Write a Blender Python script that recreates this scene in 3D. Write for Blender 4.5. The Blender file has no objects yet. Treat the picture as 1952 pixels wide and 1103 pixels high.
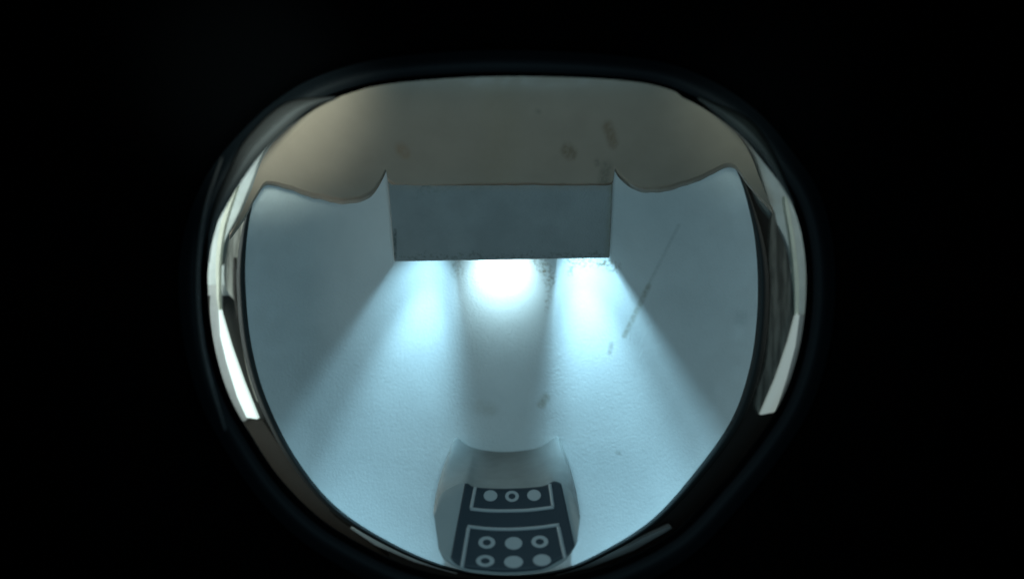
import bpy, bmesh, math, random
from mathutils import Vector
random.seed(3)
S = bpy.context.scene
COL = S.collection
D = 1.2                      # camera distance in front of the rim plane (Y = 0)

# ---------------------------------------------------------------- camera
cam = bpy.data.cameras.new('camera'); camo = bpy.data.objects.new('camera', cam); COL.objects.link(camo)
camo.location = (0, -D, 0); camo.rotation_euler = (math.pi/2, 0, 0)
cam.sensor_width = 36; cam.lens = 36*1000*D/1952; cam.clip_start = .01; cam.clip_end = 50
cam.dof.use_dof = True; cam.dof.focus_distance = D+.2; cam.dof.aperture_fstop = .46
S.camera = camo
# ---------------------------------------------------------------- world: an unlit room
w = bpy.data.worlds.new('World'); S.world = w; w.use_nodes = True
w.node_tree.nodes['Background'].inputs[0].default_value = (0, 0, 0, 1)
w.node_tree.nodes['Background'].inputs[1].default_value = 0
S.view_settings.view_transform = 'Standard'; S.view_settings.look = 'None'
S.view_settings.exposure = 0; S.view_settings.gamma = 1
S.cycles.max_bounces = 10; S.cycles.diffuse_bounces = 6; S.cycles.use_denoising = True

def P(x, y, Y=0.0):
    """Point at depth Y seen at (x, y) of the 1952-wide picture."""
    k = (D+Y)/D/1000
    return Vector(((x-976)*k, Y, (551.5-y)*k))

def lamp(name, kind, loc, to, power, color, **kw):
    l = bpy.data.lights.new(name, kind); o = bpy.data.objects.new(name, l); COL.objects.link(o)
    o.location = loc; o.rotation_euler = (Vector(to)-Vector(loc)).to_track_quat('-Z', 'Y').to_euler()
    l.energy = power; l.color = color
    for k, v in kw.items(): setattr(l, k, v)
    return o
ICE = (.40, .78, 1)
# the strip of LEDs inside the lamp block: two side spots leaning outward, one short centre LED
for s, x, pw, pn, tx, ty, sz in ((-1, 844, 11, 23, 700, 985, 62), (1, 1082, 17, 25, 1255, 1000, 69)):
    lamp('led_spot', 'SPOT', P(x, 368, .258), P(tx, ty, .40), pw, ICE,
         spot_size=math.radians(sz), spot_blend=1, shadow_soft_size=.013)
    lamp('added_throw_beam', 'SPOT', P(x, 372, .262), P(x+s*92, 890, .36), pn, ICE, spot_size=math.radians(35), spot_blend=1, shadow_soft_size=.012)  # second, narrower beam added on each side to brighten the lower lobes
lamp('led_centre', 'SPOT', P(958, 480, .255), P(958, 526, .36), 3.1, (.55, .88, 1), spot_size=math.radians(105), spot_blend=1, shadow_soft_size=.012)
lamp('led_glow', 'SPOT', P(1112, 476, .25), P(1120, 575, .36), .2, (.6, .9, 1), spot_size=math.radians(60), spot_blend=1, shadow_soft_size=.012)
lamp('led_glow', 'SPOT', P(812, 476, .25), P(802, 590, .36), .05, (.5, .86, 1), spot_size=math.radians(80), spot_blend=1, shadow_soft_size=.012)
# added cyan fill disc near the lens, lifts side walls, block and bracket
lamp('lens_fill_light', 'AREA', (0, -1.15, -.1), (0, .3, -.05), 4.7, (.47, .83, 1), shape='DISK', size=.12)
# daylight coming in from the left side of the room, behind the black surround; weaker on the right
lamp('daylight_left', 'AREA', (-1.05, .25, .1), (-.45, .42, .0), 7, (.86, 1, .97), shape='RECTANGLE', size=.25, size_y=1.5)
lamp('daylight_right', 'AREA', (1.05, .25, .2), (.5, .42, .0), .8, (.9, 1, .93), shape='RECTANGLE', size=.25, size_y=.9)

lamp('hood_fill_spot', 'SPOT', (-.1, -1.0, .15), (-.50, .0, .40), 90, (.80, 1, .93), spot_size=math.radians(25), spot_blend=1, shadow_soft_size=.08)  # added spots close to the lens, brighten the two ends of the stand-in shade hood
lamp('hood_fill_spot', 'SPOT', (.1, -1.0, .15), (.48, .0, .37), 22, (.74, 1, .95), spot_size=math.radians(18), spot_blend=1, shadow_soft_size=.08)
# ---------------------------------------------------------------- materials
def mat(name, color, rough=.5, spec=.4, metal=0, emit=None, estr=0):
    m = bpy.data.materials.new(name); m.use_nodes = True
    b = m.node_tree.nodes['Principled BSDF']
    b.inputs['Base Color'].default_value = (*color, 1); b.inputs['Roughness'].default_value = rough
    b.inputs['Specular IOR Level'].default_value = spec; b.inputs['Metallic'].default_value = metal
    if emit: b.inputs['Emission Color'].default_value = (*emit, 1); b.inputs['Emission Strength'].default_value = estr
    return m
class NT:
    def __init__(s, m): s.t = m.node_tree; s.b = s.t.nodes['Principled BSDF']
    def n(s, typ, **kw):
        o = s.t.nodes.new(typ)
        for k, v in kw.items(): setattr(o, k, v)
        return o
    def put(s, i, v):
        if isinstance(v, bpy.types.NodeSocket): s.t.links.new(v, i)
        else: i.default_value = v
    def vm(s, op, a, b=None, out=0):
        o = s.n('ShaderNodeVectorMath', operation=op); s.put(o.inputs[0], a)
        if b is not None: s.put(o.inputs[1], b)
        return o.outputs[out]
    def m(s, op, a, b=None, clamp=False):
        o = s.n('ShaderNodeMath', operation=op); o.use_clamp = clamp; s.put(o.inputs[0], a)
        if b is not None: s.put(o.inputs[1], b)
        return o.outputs[0]
    def noise(s, co, scale, detail=4, rough=.6):
        o = s.n('ShaderNodeTexNoise'); s.put(o.inputs['Vector'], co)
        o.inputs['Scale'].default_value = scale; o.inputs['Detail'].default_value = detail; o.inputs['Roughness'].default_value = rough
        return o.outputs[0]
    def ramp(s, v, lo, hi, a=0., b=1.):
        o = s.n('ShaderNodeMapRange', interpolation_type='SMOOTHSTEP'); s.put(o.inputs[0], v)
        o.inputs[1].default_value = lo; o.inputs[2].default_value = hi; o.inputs[3].default_value = a; o.inputs[4].default_value = b
        return o.outputs[0]
    def mix(s, f, a, b):
        o = s.n('ShaderNodeMix', data_type='RGBA'); s.put(o.inputs[0], f)
        s.put(o.inputs[6], a if isinstance(a, bpy.types.NodeSocket) else (*a, 1)); s.put(o.inputs[7], b if isinstance(b, bpy.types.NodeSocket) else (*b, 1))
        return o.outputs[2]
    def seg(s, co, a, b, r0, r1):
        """mask round the segment a-b in the XZ plane, 1 inside r0, 0 beyond r1"""
        a = Vector((a.x, 0, a.z)); b = Vector((b.x, 0, b.z)); ab = b-a
        rel = s.vm('SUBTRACT', co, a[:])
        t = s.m('DIVIDE', s.vm('DOT_PRODUCT', rel, ab[:], 1), max(ab.length_squared, 1e-9), True)
        sc = s.n('ShaderNodeVectorMath', operation='SCALE'); sc.inputs[0].default_value = ab[:]; s.put(sc.inputs['Scale'], t)
        d = s.vm('LENGTH', s.vm('SUBTRACT', rel, sc.outputs[0]), None, 1)
        return s.ramp(d, r0, r1, 1, 0)
def grime_and_shade(m, base, stain_shade, Y, bump=.12, scale=420, tint=.9):
    """plastic with a fine orange-peel grain, faint mottling and dirt marks, plus painted shade on the block
    stain_shade: (ax, ay, bx, by, r_inner_px, r_outer_px, strength, colour, broken)"""
    k = NT(m); k_ = (D+Y)/D/1000
    co = k.n('ShaderNodeTexCoord').outputs['Object']
    flat = k.vm('MULTIPLY', co, (1, 0, 1))
    mott = k.ramp(k.noise(co, 9, 5), .3, .7)
    c = k.mix(mott, base, tuple(v*tint*tint for v in base))
    wob = k.noise(co, 60, 4)
    n2 = k.n('ShaderNodeTexNoise'); k.put(n2.inputs['Vector'], flat); n2.inputs['Scale'].default_value = 38; n2.inputs['Detail'].default_value = 4
    off = k.vm('MULTIPLY', k.vm('SUBTRACT', n2.outputs['Color'], (.5, .5, .5)), (.035, 0, .035))
    fw = k.vm('ADD', flat, off)
    for ax, ay, bx, by, r0, r1, st, colr, broken in stain_shade:
        msk = k.seg(fw if broken else flat, P(ax, ay, Y), P(bx, by, Y), r0*k_, r1*k_)
        if broken: msk = k.m('MULTIPLY', msk, k.ramp(k.noise(flat, 120, 5, .7), .48, .58))
        else: msk = k.m('MULTIPLY', msk, k.ramp(k.noise(flat, 110, 3), .36, .6, .45, 1))
        c = k.mix(k.m('MULTIPLY', msk, st), c, colr)
    # tiny specks
    sp = k.m('MULTIPLY', k.ramp(k.noise(flat, 260, 2, .5), .725, .76), k.ramp(k.noise(flat, 14, 2), .45, .62))
    c = k.mix(k.m('MULTIPLY', sp, .45), c, (.12, .1, .07))
    k.put(k.b.inputs['Base Color'], c)
    g = k.noise(co, scale, 4, .6)
    bp = k.n('ShaderNodeBump'); bp.inputs['Strength'].default_value = bump; bp.inputs['Distance'].default_value = .0035
    if scale == 170:   # the middle strip of the floor is rougher than the rest
        sx = k.n('ShaderNodeSeparateXYZ'); k.put(sx.inputs[0], co)
        lane = k.ramp(k.m('ABSOLUTE', k.m('ADD', sx.outputs[0], .012)), .08, .16, 1, .38)
        g = k.m('MULTIPLY', g, lane)
    k.put(bp.inputs['Height'], g); k.put(k.b.inputs['Normal'], bp.outputs[0])
    rg = k.ramp(k.noise(co, 25, 3), .3, .7, .42, .58); k.put(k.b.inputs['Roughness'], rg)
    return m
BR = (.2, .15, .08); GB = (.16, .17, .13)
M_shell = grime_and_shade(mat('white_moulded_plastic', (.7, .72, .72)), (.69, .71, .70), [
    (1292, 430, 1230, 555, 1, 5, .3, (.3, .33, .3), False), (1236, 545, 1190, 640, 1, 8, .7, (.33, .31, .24), False),
    (1165, 655, 1162, 672, 2, 7, .5, (.25, .22, .16), False),
    (1030, 498, 1046, 528, 3, 22, .9, BR, True), (1046, 530, 1044, 590, 1, 9, .5, BR, True),
    (1086, 498, 1172, 505, 3, 16, .8, BR, True), (1094, 500, 1085, 520, 2, 8, .8, GB, True), (870, 500, 872, 520, 3, 15, .5, BR, True),
    (1040, 757, 1032, 770, 3, 12, .55, (.3, .27, .18), False), (915, 775, 935, 780, 3, 22, .3, (.4, .38, .3), False),
    (1404, 600, 1402, 610, 2, 16, .3, (.3, .35, .34), False), (1175, 860, 1180, 861, 1, 6, .5, (.3, .3, .26), False),
    (1150, 500, 1175, 515, 2, 12, .7, BR, True)], .36, bump=.55, scale=170, tint=.965)
M_hood_shade = grime_and_shade(mat('greige_shade_plastic', (.4, .38, .3)), (.36, .275, .208), [  # warm grey tint: the zone shaded from the LEDs, put into the colour
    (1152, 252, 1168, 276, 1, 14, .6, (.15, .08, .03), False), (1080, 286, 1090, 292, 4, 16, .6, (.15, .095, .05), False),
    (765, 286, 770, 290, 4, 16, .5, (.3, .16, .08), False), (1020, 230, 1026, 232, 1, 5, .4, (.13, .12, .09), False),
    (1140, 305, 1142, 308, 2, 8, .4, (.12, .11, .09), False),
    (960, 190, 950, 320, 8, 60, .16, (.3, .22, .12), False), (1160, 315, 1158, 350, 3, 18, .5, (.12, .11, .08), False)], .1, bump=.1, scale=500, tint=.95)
M_block = grime_and_shade(mat('lamp_block_plastic', (.36, .4, .4)), (.29, .295, .285), [
    (748, 340, 1162, 340, 14, 34, .75, (.33, .27, .21), False),  # greige band: soft shade edge at the block top, painted in
    (812, 362, 818, 358, 3, 12, .6, (.12, .14, .13), True), (755, 440, 752, 490, 1, 5, .8, (.08, .09, .08), False),
    (1164, 340, 1162, 492, 2, 14, .45, (.2, .19, .12), False), (760, 489, 1150, 487, 2, 8, .6, (.14, .15, .13), True),
    (800, 372, 950, 356, 2, 16, .4, (.2, .22, .2), True)], .2, bump=.5, scale=230, tint=.91)
M_brk_shaded = grime_and_shade(mat('bracket_plastic_shaded', (.4, .42, .4)), (.235, .245, .235), [], .1, bump=.06, scale=500, tint=.93)  # bracket plastic with the shade of its top put into the colour
M_black = mat('lens_dark_black', (.0004, .0005, .0006), .9, .005)
M_glow_lip = mat('teal_glow_black', (.0020, .0034, .0045), .6, .1)  # teal tint paints the soft glow of light spilling past the rim
M_print = mat('navy_black_print', (.033, .048, .060), .5, .3)
M_mark = mat('pale_grey_print', (.43, .45, .45), .55, .35)
M_tube = mat('dark_smoked_plastic', (.045, .043, .038), .4, .4)

# ---------------------------------------------------------------- mesh helpers
def link(name, verts, faces, m, parent=None, smooth=True, solid=None, bevel=None, mats=None):
    me = bpy.data.meshes.new(name); me.from_pydata([tuple(v) for v in verts], [], faces); me.update()
    me.materials.append(m)
    o = bpy.data.objects.new(name, me); COL.objects.link(o)
    if parent: o.parent = parent
    bm = bmesh.new(); bm.from_mesh(me)
    bmesh.ops.remove_doubles(bm, verts=bm.verts, dist=1e-6)
    bmesh.ops.recalc_face_normals(bm, faces=bm.faces); bm.to_mesh(me); bm.free()
    for p in me.polygons: p.use_smooth = smooth
    if solid: md = o.modifiers.new('t', 'SOLIDIFY'); md.thickness = solid; md.offset = 0
    if bevel: md = o.modifiers.new('b', 'BEVEL'); md.width = bevel; md.segments = 3; md.limit_method = 'ANGLE'
    return o
def thing(name, label, cat, loc=(0, 0, 0), group=None):
    o = bpy.data.objects.new(name, None); COL.objects.link(o); o['label'] = label; o['category'] = cat
    if group: o['group'] = group
    return o
def tag(o, label, cat, group=None):
    o['label'] = label; o['category'] = cat
    if group: o['group'] = group
    return o
def spline(pts, n, closed=True):
    """Catmull-Rom through pts, resampled to n points by arc length"""
    N = len(pts); out = []
    segs = N if closed else N-1
    for i in range(segs):
        g = lambda j: pts[j % N] if closed else pts[min(max(j, 0), N-1)]
        p0, p1, p2, p3 = (Vector(g(i+d)) for d in (-1, 0, 1, 2))
        for k in range(16):
            t = k/16
            out.append(.5*((2*p1)+(p2-p0)*t+(2*p0-5*p1+4*p2-p3)*t*t+(3*p1-p0-3*p2+p3)*t**3))
    out.append(out[0].copy() if closed else Vector(pts[-1]))
    L = [0]
    for a, b in zip(out, out[1:]): L.append(L[-1]+(b-a).length)
    res = []; j = 0; m = n if closed else n-1
    for i in range(n):
        s = L[-1]*i/m
        while j < len(L)-2 and L[j+1] < s: j += 1
        f = (s-L[j])/max(L[j+1]-L[j], 1e-9); res.append(out[j].lerp(out[j+1], min(max(f, 0), 1)))
    return res
def sm(t): t = min(max(t, 0), 1); return t*t*(3-2*t)

# ---------------------------------------------------------------- the moulded recess
rec = thing('moulded_recess', 'large white moulded plastic bowl with lamp block and a greige panel in place of upper shade, lit icy blue inside', 'recess')
SH = [(500, 350), (479, 400), (468, 480), (468, 560), (479, 660), (507, 760), (562, 870), (638, 963), (740, 1031), (850, 1078), (960, 1095),
      (1070, 1084), (1160, 1044), (1245, 988), (1325, 900), (1395, 800), (1430, 700), (1444, 600), (1444, 500), (1431, 410), (1398, 312),
      (1330, 225), (1200, 180), (960, 168), (740, 180), (590, 235)]
CX, CY = 958, 600
rim = spline(SH, 200)
NR = 70
def shell_Y(r): return .36-.05*r**5
verts = []; faces = []
verts.append(P(CX, CY, .36))
for j in range(1, NR+1):
    r = (j/NR)**.8
    for q in rim: verts.append(P(CX+(q.x-CX)*r, CY+(q.y-CY)*r, shell_Y(r)))
n = len(rim)
# rolled outer lip, then the outside of the bowl
for dr, Y in ((1.006, .309), (1.010, .314), (1.008, .325), (.99, .35), (.93, .375), (.80, .385), (.5, .39)):
    for q in rim: verts.append(P(CX+(q.x-CX)*dr, CY+(q.y-CY)*dr, Y))
for i in range(n): faces.append((0, 1+i, 1+(i+1) % n))
for j in range(NR-1+7):
    a = 1+j*n; b = a+n
    for i in range(n): faces.append((a+i, b+i, b+(i+1) % n, a+(i+1) % n))
shell = link('shell', verts, faces, M_shell, rec)
# NB: the outline is shared with the stand-in shade hood, whose depth keeps in front of the bowl
def rim_r(x, y):
    dx, dy = x-CX, y-CY; a = math.atan2(dy, dx); best = None; d = math.hypot(dx, dy)
    for i in range(n):
        p, q = rim[i], rim[(i+1) % n]
        c1 = (p.x-CX)*dy-(p.y-CY)*dx; c2 = (q.x-CX)*dy-(q.y-CY)*dx
        if c1*c2 <= 0 and (p.x-CX)*dx+(p.y-CY)*dy > 0:
            t = c1/(c1-c2) if c1 != c2 else 0; z = p.lerp(q, t)
            return d/max(math.hypot(z.x-CX, z.y-CY), 1)
    return 1

# panel in place of the shaded zone: upper (outer) and lower (scalloped shadow edge) boundary
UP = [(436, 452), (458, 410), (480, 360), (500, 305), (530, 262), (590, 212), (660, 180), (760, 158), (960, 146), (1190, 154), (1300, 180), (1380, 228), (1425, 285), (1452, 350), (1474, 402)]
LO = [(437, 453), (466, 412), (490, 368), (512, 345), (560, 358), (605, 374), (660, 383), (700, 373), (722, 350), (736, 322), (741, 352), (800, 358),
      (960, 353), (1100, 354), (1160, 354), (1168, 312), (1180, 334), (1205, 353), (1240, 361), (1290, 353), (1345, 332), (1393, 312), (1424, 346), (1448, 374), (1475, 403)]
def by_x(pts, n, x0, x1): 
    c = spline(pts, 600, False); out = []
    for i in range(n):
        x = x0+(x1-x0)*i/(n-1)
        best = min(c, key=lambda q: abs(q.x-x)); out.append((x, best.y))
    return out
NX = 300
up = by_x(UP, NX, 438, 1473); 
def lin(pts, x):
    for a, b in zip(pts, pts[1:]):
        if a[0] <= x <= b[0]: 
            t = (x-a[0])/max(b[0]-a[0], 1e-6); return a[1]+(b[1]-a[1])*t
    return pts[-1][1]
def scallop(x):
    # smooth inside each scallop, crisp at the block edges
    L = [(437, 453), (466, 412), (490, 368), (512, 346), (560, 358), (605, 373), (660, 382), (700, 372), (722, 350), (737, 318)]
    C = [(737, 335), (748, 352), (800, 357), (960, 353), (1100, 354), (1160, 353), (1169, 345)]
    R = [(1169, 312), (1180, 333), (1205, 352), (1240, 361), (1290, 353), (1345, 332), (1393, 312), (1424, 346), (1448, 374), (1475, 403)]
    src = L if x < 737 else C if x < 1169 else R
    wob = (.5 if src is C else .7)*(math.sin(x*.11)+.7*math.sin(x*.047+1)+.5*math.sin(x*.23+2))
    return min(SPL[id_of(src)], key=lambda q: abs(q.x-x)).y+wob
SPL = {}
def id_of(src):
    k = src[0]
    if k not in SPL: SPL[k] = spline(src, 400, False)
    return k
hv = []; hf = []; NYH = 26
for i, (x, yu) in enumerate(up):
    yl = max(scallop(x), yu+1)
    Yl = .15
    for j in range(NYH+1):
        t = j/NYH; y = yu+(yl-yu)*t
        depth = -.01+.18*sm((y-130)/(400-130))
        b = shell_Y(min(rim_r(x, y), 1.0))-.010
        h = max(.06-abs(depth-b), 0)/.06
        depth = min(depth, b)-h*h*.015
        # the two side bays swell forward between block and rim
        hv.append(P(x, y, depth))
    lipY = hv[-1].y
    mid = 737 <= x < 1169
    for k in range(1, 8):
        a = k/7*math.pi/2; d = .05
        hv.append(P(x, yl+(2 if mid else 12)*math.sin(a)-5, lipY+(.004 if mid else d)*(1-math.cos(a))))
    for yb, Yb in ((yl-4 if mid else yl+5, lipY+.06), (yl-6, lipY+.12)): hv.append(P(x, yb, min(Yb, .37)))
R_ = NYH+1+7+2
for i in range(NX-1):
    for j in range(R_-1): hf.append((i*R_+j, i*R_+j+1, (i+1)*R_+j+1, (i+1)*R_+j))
shade_hood = link('shade_hood', hv, hf, M_hood_shade, rec)

# dark band standing in for the dark gap round the rim of the bowl, below the stand-in shade hood
M_gap = mat('gap_dark', (.018, .022, .022), .6, .25)
sv = []; sf = []; SN = 14
lowrim = [q for q in spline(SH, 400) if q.y > 318 ]
# order them from the left end round the bottom to the right end
lowrim.sort(key=lambda q: math.atan2(q.x-CX, q.y-CY))
for i, q in enumerate(lowrim):
    d = Vector((q.x-CX, q.y-CY)).normalized(); f = sm(min(i, len(lowrim)-1-i)/30)
    side = 1.0 if q.x > CX else .72
    wd = (3+8*abs(d.x)**1.5*side)*(.3+.7*f)
    for k in range(SN):
        a = k/SN*2*math.pi
        sv.append(P(q.x+d.x*(wd*.9+wd*math.cos(a)), q.y+d.y*(wd*.9+wd*math.cos(a)), -.006+.016*math.sin(a)+.312))
for i in range(len(lowrim)-1):
    for k in range(SN): sf.append((i*SN+k, i*SN+(k+1) % SN, (i+1)*SN+(k+1) % SN, (i+1)*SN+k))
link('gap_band', sv, sf, M_gap, rec)

# lamp block: front plate, cheeks and open underside
def block_mesh():
    F = [(737, 322, .144), (1169, 322, .144), (1162, 491, .21), (751, 498, .21)]
    v = []; f = []
    th = .007
    fr = [P(*q) for q in F]
    bk = [Vector((q.x, .36, q.z)) for q in fr]
    bk[2].z += .05; bk[3].z += .05
    inn = [fr[0]+Vector((th, th, -th)), fr[1]+Vector((-th, th, -th)), fr[2]+Vector((-th, th, 0)), fr[3]+Vector((th, th, 0))]
    inb = [Vector((q.x, .353, q.z)) for q in inn]; inb[2].z += .05; inb[3].z += .05
    v = fr+bk+inn+inb
    f = [(0, 1, 2, 3), (0, 4, 5, 1), (1, 5, 6, 2), (3, 7, 4, 0), (8, 11, 10, 9), (8, 9, 13, 12), (9, 10, 14, 13), (11, 8, 12, 15),
         (3, 2, 10, 11), (2, 6, 14, 10), (7, 3, 11, 15), (4, 7, 15, 12), (5, 4, 12, 13), (6, 5, 13, 14)]
    return v, f
bv, bf = block_mesh()
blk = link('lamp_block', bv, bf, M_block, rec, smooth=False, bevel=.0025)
for s_, x in ((-1, 856), (1, 1070)):  # unseen fins added to cut the side beams and keep the lane dark
    a = P(x, 330, .21); b = P(x, 484, .21); t = .0015
    vv = [Vector((a.x+dx, y, z)) for dx in (-t, t) for y in (.212, .368) for z in (b.z, a.z)]
    link('unseen_lane_baffle', vv, [(0, 1, 3, 2), (4, 6, 7, 5), (0, 4, 5, 1), (2, 3, 7, 6), (0, 2, 6, 4), (1, 5, 7, 3)], M_block, blk, smooth=False)
M_led = mat('led_lens', (.8, .9, .95), .3, .5, emit=(.6, .9, 1), estr=6)
for x in (830, 958, 1095):
    c = P(x, 440, .32); vv = []; ff = []
    for r, h in ((.007, 0), (.007, .004), (.005, .007), (.0001, .008)):
        for k in range(14): vv.append(c+Vector((r*math.cos(k/14*2*math.pi), r*math.sin(k/14*2*math.pi), .014-h)))
    for j in range(3):
        for k in range(14): ff.append((j*14+k, j*14+(k+1) % 14, (j+1)*14+(k+1) % 14, (j+1)*14+k))
    link('led', vv, ff, M_led, blk)

# ---------------------------------------------------------------- marker bracket
brk = thing('marker_bracket', 'grey saddle shaped bracket at the bottom of the bowl carrying the dark dotted target label', 'bracket')
def lerp_px(pts, n): return spline([(a, b) for a, b in pts], n, False)
K = 60
back = lerp_px([(862, 848), (868, 831), (877, 833), (902, 850), (960, 858), (1022, 851), (1052, 831), (1062, 828), (1069, 844)], K)
front = lerp_px([(826, 975), (842, 940), (884, 919), (906, 928), (960, 931), (1030, 927), (1056, 917), (1086, 934), (1106, 985)], K)
low = lerp_px([(836, 1042), (846, 1062), (870, 1079), (905, 1089), (970, 1093), (1030, 1088), (1068, 1072), (1088, 1052), (1100, 1030)], K)
def brkY(x, y): # depth of the front face
    t = (y-918)/(1095-918)
    u = (x-966)/140
    return .13-.10*t-.035*u*u*(1-.3*t)+.0
bv = []; bf = []
rows = []
NB = 14
for j in range(NB+1):
    t = j/NB
    row = []
    for i in range(K):
        p = back[i].lerp(front[i], t)
        bow = -10*math.sin(math.pi*t)*abs((i/(K-1))*2-1)**3*( -1 if i < K/2 else 1)
        ye = .37+(brkY(front[i].x, front[i].y)+.006-.37)*(t**.9)
        row.append(P(p.x-bow*.6, p.y, ye))
    rows.append(row)
# rounded brow between top face and front face
NF = 16
for j in range(1, NF+1):
    t = j/NF; row = []
    for i in range(K):
        p = front[i].lerp(low[i], t)
        e = .006*math.exp(-t*14)
        row.append(P(p.x, p.y, brkY(p.x, p.y)+e))
    rows.append(row)
for dy, dY in ((4, .02), (2, .09), (-10, .25)):
    rows.append([P(q.x, q.y+dy*.5, brkY(q.x, q.y)+dY) for q in low])
def rows_mesh(name, rws, m):
    v = [q for r_ in rws for q in r_]
    f = [(j*K+i, j*K+i+1, (j+1)*K+i+1, (j+1)*K+i) for j in range(len(rws)-1) for i in range(K-1)]
    return link(name, v, f, m, brk)
body = rows_mesh('bracket_body', rows[:NB+1], M_brk_shaded)
M_brk_lit = grime_and_shade(mat('bracket_plastic_lit', (.4, .4, .4)), (.42, .44, .43), [], .1, bump=.06, scale=500, tint=.96)  # same bracket plastic, paler so the front face looks lit
rows_mesh('bracket_face', rows[NB:], M_brk_lit)
# side skirts going back to the wall
for side in (0, K-1):
    col = [r[side] for r in rows[:NB+1]]
    vv = []; ff = []
    for q in col: vv += [q, Vector((q.x*(1.0), .38, q.z))]
    for j in range(len(col)-1): ff.append((2*j, 2*j+1, 2*j+3, 2*j+2))
    link('bracket_side', vv, ff, M_brk_shaded, brk)

OFF = .0035
def surf(x, y, o): return P(x, y, brkY(x, y)-o)
def sheet(name, top, bot, nrow, off, m, parent, th=.0015):
    n = len(top); vv = []; ff = []
    for j in range(nrow+1):
        for a, b in zip(top, bot):
            p = a.lerp(b, j/nrow); vv.append(surf(p.x, p.y, off))
    for j in range(nrow):
        for i in range(n-1): ff.append((j*n+i, j*n+i+1, (j+1)*n+i+1, (j+1)*n+i))
    N0 = len(vv)
    # closed edges going back a little
    per = [i for i in range(n)]+[j*n+n-1 for j in range(1, nrow+1)]+[nrow*n+i for i in range(n-2, -1, -1)]+[j*n for j in range(nrow-1, 0, -1)]
    for q in per: vv.append(vv[q]+Vector((0, th, 0)))
    for k in range(len(per)): ff.append((per[k], per[(k+1) % len(per)], N0+(k+1) % len(per), N0+k))
    return link(name, vv, ff, m, parent)
T = lambda *p: [Vector(q) for q in p]
ltop = spline([(886, 921), (893, 921), (905, 928), (960, 931), (1030, 927), (1052, 918), (1060, 917), (1070, 921)], 40, False)
lbot = spline([(859, 1062), (866, 1072), (885, 1082), (920, 1087), (968, 1090), (1030, 1085), (1062, 1070), (1082, 1058), (1096, 1040)], 40, False)
label = sheet('target_label', ltop, lbot, 20, OFF, M_print, brk)
def stroke(pts, wpx, name='border_line'):
    c = spline(pts, 40, False) if len(pts) > 2 else [Vector(pts[0]).lerp(Vector(pts[1]), k/12) for k in range(13)]
    A = []; B = []
    for i, q in enumerate(c):
        d = (c[min(i+1, len(c)-1)]-c[max(i-1, 0)]).normalized(); nrm = Vector((-d.y, d.x))*wpx/2
        A.append(q-nrm); B.append(q+nrm)
    return sheet(name, A, B, 1, OFF+.0012, M_mark, label, .001)
stroke([(906, 928), (898, 969)], 6)
stroke([(896.5, 969), (930, 972.5), (970, 973), (1010, 971.5), (1056, 966)], 6)
stroke([(1048, 922), (1054, 965)], 6)
stroke([(891, 1002.5), (930, 1007), (975, 1008), (1020, 1005.5), (1066, 999.5)], 6)
stroke([(893, 1005), (880, 1083)], 7)
stroke([(1064, 1003), (1078, 1066)], 7)
def disc(cx, cy, rx, ry, hole=0, name='dot'):
    vv = []; ff = []; n = 28
    for rr in (hole if hole else .001, 1):
        for k in range(n):
            a = k/n*2*math.pi; x, y = cx+rx*rr*math.cos(a), cy+ry*rr*math.sin(a)
            vv.append(surf(x, y, OFF+.0012))
    for k in range(n): ff.append((k, (k+1) % n, n+(k+1) % n, n+k))
    return link(name, vv, ff, M_mark, label)
disc(935, 944, 13, 10.5); disc(976, 945, 13, 10.5, .52, 'ring'); disc(1018, 943, 13, 10.5)
disc(928, 1033, 16, 11.5, .5, 'ring'); disc(979, 1034.5, 16.5, 12); disc(1029, 1031.5, 16, 11.5, .5, 'ring')
disc(925, 1068, 17.5, 11, .5, 'ring'); disc(979, 1070, 18, 11.5); disc(1033, 1066.5, 17, 11)

# ---------------------------------------------------------------- black surround in place of the dark outside the lens circle
bar = thing('lens_circle_surround', 'matt black surround in place of the dark outside the lens circle, with a teal glow band', 'dark_surround')
IN = [(398, 500), (397, 560), (402, 620), (416, 690), (438, 755), (470, 815), (528, 903), (594, 973), (662, 1021), (765, 1073), (858, 1098), (962, 1106),
      (1072, 1099), (1178, 1070), (1285, 1012), (1370, 925), (1440, 840), (1490, 762), (1522, 670), (1536, 570), (1532, 470), (1508, 385), (1462, 318),
      (1400, 248), (1310, 192), (1200, 162), (960, 152), (760, 162), (640, 190), (560, 235), (500, 290), (450, 350), (415, 425)]
inr = spline(IN, 220)
BX, BY = 966, 600
def ring_rows(spec):
    vv = []
    for grow, Y in spec:
        for q in inr:
            d = Vector((q.x-BX, q.y-BY)); L = d.length
            vv.append(P(q.x+d.x/L*grow, q.y+d.y/L*grow, Y))
    return vv
def ring_faces(m, n): return [(j*n+i, j*n+(i+1) % n, (j+1)*n+(i+1) % n, (j+1)*n+i) for j in range(m-1) for i in range(n)]
spec = [(3, .06), (0, .03), (2, .01), (14, -.005)]
link('lens_dark_rim', ring_rows(spec), ring_faces(len(spec), len(inr)), M_black, bar)
spec = [(14, -.005), (19, -.008), (26, -.012), (34, -.014), (42, -.013), (50, -.010), (56, -.008)]
link('glow_lip', ring_rows(spec), ring_faces(len(spec), len(inr)), M_glow_lip, bar)
spec = [(56, -.008), (62, -.02), (90, -.05), (400, -.06), (1800, -.06)]
link('lens_dark_face', ring_rows(spec), ring_faces(len(spec), len(inr)), M_black, bar)

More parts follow.
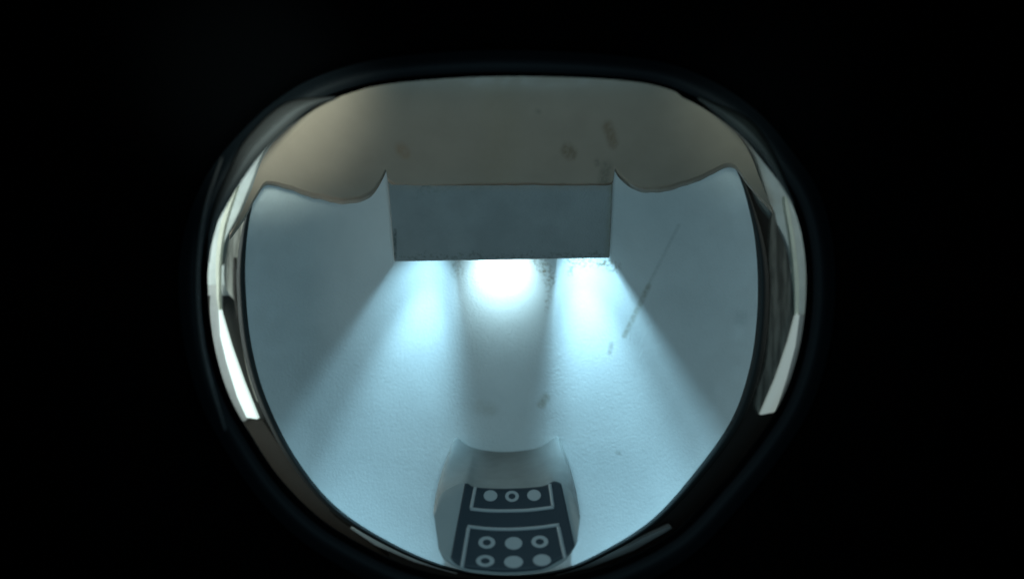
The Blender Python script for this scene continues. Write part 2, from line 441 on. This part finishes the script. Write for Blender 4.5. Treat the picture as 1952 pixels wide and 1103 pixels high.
#COLLAR
def strip(name, A, B, Y, m, parent, bulge=.01, n=60, nr=6):
    a = spline(A, n, False); b = spline(B, n, False); vv = []; ff = []
    for j in range(nr+1):
        t = j/nr
        for p, q in zip(a, b):
            z = p.lerp(q, t); vv.append(P(z.x, z.y, Y-bulge*math.sin(math.pi*t)))
    for j in range(nr):
        for i in range(n-1): ff.append((j*n+i, j*n+i+1, (j+1)*n+i+1, (j+1)*n+i))
    return link(name, vv, ff, m, parent, solid=.002)
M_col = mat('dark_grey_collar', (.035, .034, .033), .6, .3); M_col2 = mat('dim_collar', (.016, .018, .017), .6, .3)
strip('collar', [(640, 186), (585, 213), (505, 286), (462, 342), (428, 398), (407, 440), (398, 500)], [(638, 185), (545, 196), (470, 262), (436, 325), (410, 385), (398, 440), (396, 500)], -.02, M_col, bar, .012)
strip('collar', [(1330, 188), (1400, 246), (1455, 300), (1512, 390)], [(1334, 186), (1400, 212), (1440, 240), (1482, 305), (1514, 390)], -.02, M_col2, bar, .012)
strip('highlight_arc', [(424, 300), (394, 400), (381, 500), (382, 600), (397, 700), (430, 820)], [(423, 300), (387, 400), (373, 500), (374, 600), (390, 700), (429, 820)], -.055, M_col, bar, .006)  # grey strip painted in for the highlight arc on the left rim
# ---------------------------------------------------------------- the room glimpsed through the gap beside the bowl
def poly(name, pts, Y, m, parent=None, thick=.015, curved=True):
    c = spline(pts, 90) if curved else [Vector(p) for p in pts]
    bm = bmesh.new(); f = bm.faces.new([bm.verts.new(P(q.x, q.y, Y)) for q in c])
    r = bmesh.ops.extrude_face_region(bm, geom=[f])
    for v in r['geom']:
        if isinstance(v, bmesh.types.BMVert): v.co.y += thick
    bmesh.ops.triangulate(bm, faces=[x for x in bm.faces if len(x.verts) > 4])
    bmesh.ops.recalc_face_normals(bm, faces=bm.faces)
    me = bpy.data.meshes.new(name); bm.to_mesh(me); bm.free(); me.materials.append(m)
    o = bpy.data.objects.new(name, me); COL.objects.link(o)
    if parent: o.parent = parent
    return o
def pm(name, c, rough=.6, streak=0):
    m = mat(name, c, rough, .2)
    k = NT(m); co = k.n('ShaderNodeTexCoord').outputs['Object']
    st = k.vm('MULTIPLY', co, (70, 1, 7)) if streak else k.vm('MULTIPLY', co, (12, 12, 12))
    v = k.ramp(k.noise(st, 1, 4), .35, .65)
    k.put(k.b.inputs['Base Color'], k.mix(v, c, tuple(x*(.35 if streak else .85) for x in c)))
    return m
W = pm('white_wall_paint', (.60, .64, .62)); G = pm('grey_trim_paint', (.19, .21, .2)); LG = pm('pale_grey_trim', (.42, .43, .42))
DK = pm('dark_brown_panel', (.045, .042, .038)); BE = pm('beige_frame', (.42, .40, .34)); BRN = pm('brown_ledge', (.05, .042, .034))
GL = mat('daylit_window', (.6, .6, .6), .3, emit=(.76, .96, .90), estr=.95)
GLr = mat('daylit_window_dim', (.5, .5, .5), .3, emit=(.5, .62, .58), estr=.38)
CR = pm('cream_trim', (.9, .9, .75))
STL = pm('pale_streaked_cloth', (.5, .49, .43), streak=1)
STK = pm('streaked_cloth', (.2, .19, .165), streak=1)
bk = link('room_wall', [P(-700, -500, .62), P(2700, -500, .62), P(2700, 1600, .62), P(-700, 1600, .62)], [(0, 1, 2, 3)], mat('dark_room_wall', (.02, .02, .019), .9, .1))
bk['kind'] = 'structure'
# left glimpse
tag(poly('wall_panel', [(545, 230), (500, 292), (462, 400), (425, 470), (445, 500), (447, 562), (388, 562), (380, 480), (400, 400), (460, 300)], .42, W), 'bright white wall panel seen through the left gap, above the dark cabinet', 'wall panel')
tag(poly('sloping_beam', [(545, 240), (553, 250), (500, 345), (470, 410), (440, 452), (424, 500), (418, 500), (430, 455), (455, 405), (490, 320), (520, 262)], .40, G), 'grey sloping beam crossing the white panel in the left gap', 'beam')
tag(poly('curtain', [(455, 420), (469, 425), (475, 560), (470, 575), (450, 575), (428, 540), (430, 480), (442, 445)], .395, STL), 'pale beige curtain hanging beside the bowl in the left gap', 'curtain')
tag(poly('cord', [(446, 490), (450, 520), (449, 560), (454, 600), (451, 600), (445, 560), (444, 520)], .385, DK), 'thin dark cord hanging in front of the curtain in the left gap', 'cord')
tag(poly('dark_cabinet', [(388, 563), (470, 563), (492, 760), (520, 810), (470, 820), (420, 760), (395, 660)], .41, DK, curved=False), 'dark brown cabinet front below the white panel in the left gap', 'cabinet')
tag(poly('cabinet_top', [(388, 543), (470, 543), (470, 563), (388, 563)], .405, LG, curved=False), 'flat pale grey counter edge on the dark cabinet in the left gap', 'counter')
tag(poly('window_frame', [(402, 562), (418, 562), (420, 600), (432, 680), (458, 770), (472, 797), (452, 797), (425, 735), (408, 670), (400, 610)], .395, LG), 'grey frame strip along the outer side of the bright left window', 'frame')
tag(poly('window', [(417, 585), (421, 602), (438, 660), (462, 728), (490, 798), (470, 795), (452, 755), (432, 690), (420, 640)], .39, GL, curved=False), 'narrow bright daylit window slanting down in the left gap', 'window')
tag(poly('chrome_tube', [(458, 560), (466, 620), (476, 690), (494, 758), (488, 760), (470, 700), (459, 630), (453, 575)], .385, BE), 'thin beige tube following the left edge of the bowl', 'tube')
tag(poly('brown_ledge', [(462, 800), (500, 800), (560, 890), (640, 985), (740, 1060), (690, 1050), (600, 985), (520, 900)], .40, BRN, curved=False), 'brown ledge curving under the lower left edge of the bowl', 'ledge')
tag(poly('pale_shelf', [(668, 1006), (690, 1011), (731, 1024), (800, 1054), (880, 1084), (870, 1093), (790, 1070), (715, 1038)], .385, W, curved=False), 'pale shelf edge glimpsed under the lower left of the bowl', 'shelf')
tag(poly('trim_strip', [(452, 352), (446, 372), (428, 430), (419, 490), (417, 560), (418, 592), (413, 560), (412, 490), (420, 430), (438, 375)], .385, CR), 'thin cream upright strip running down the white panel in the left gap', 'strip')
# right glimpse
tag(poly('wall_panel', [(1395, 240), (1440, 300), (1470, 400), (1478, 420), (1505, 480), (1512, 600), (1560, 640), (1570, 500), (1545, 400), (1480, 290)], .42, W), 'pale grey wall panel seen through the right gap, above the streaked cloth', 'wall panel')
tag(poly('sloping_beam', [(1402, 265), (1412, 262), (1440, 320), (1462, 390), (1480, 420), (1474, 420), (1445, 380), (1425, 320)], .40, G), 'grey sloping beam beside the hood in the right gap', 'beam')
tag(poly('streaked_cloth', [(1474, 400), (1482, 430), (1505, 500), (1514, 600), (1500, 660), (1470, 740), (1450, 790), (1440, 760), (1462, 680), (1468, 560), (1466, 470)], .39, STK), 'dull brown streaked cloth hanging in the right gap', 'cloth')
tag(poly('window_frame', [(1500, 380), (1515, 460), (1523, 540), (1521, 610), (1516, 610), (1515, 540), (1508, 460), (1496, 385)], .385, CR), 'thin bright cream strip upright in the right gap', 'frame')
tag(poly('window', [(1518, 598), (1524, 600), (1516, 660), (1500, 720), (1478, 785), (1450, 790), (1480, 720), (1504, 650)], .38, GLr, curved=False), 'narrow pale window slanting down in the right gap', 'window')
tag(poly('frame_strip', [(1524, 600), (1545, 600), (1535, 680), (1505, 770), (1480, 785), (1500, 720), (1516, 660)], .385, LG, curved=False), 'muted grey strip outside the pale right window', 'frame')
tag(poly('pale_shelf', [(1277, 1001), (1240, 1018), (1200, 1038), (1120, 1070), (1060, 1088), (1060, 1096), (1125, 1081), (1207, 1049), (1281, 1006)], .385, LG, curved=False), 'dim pale shelf edge glimpsed under the lower right of the bowl', 'shelf')
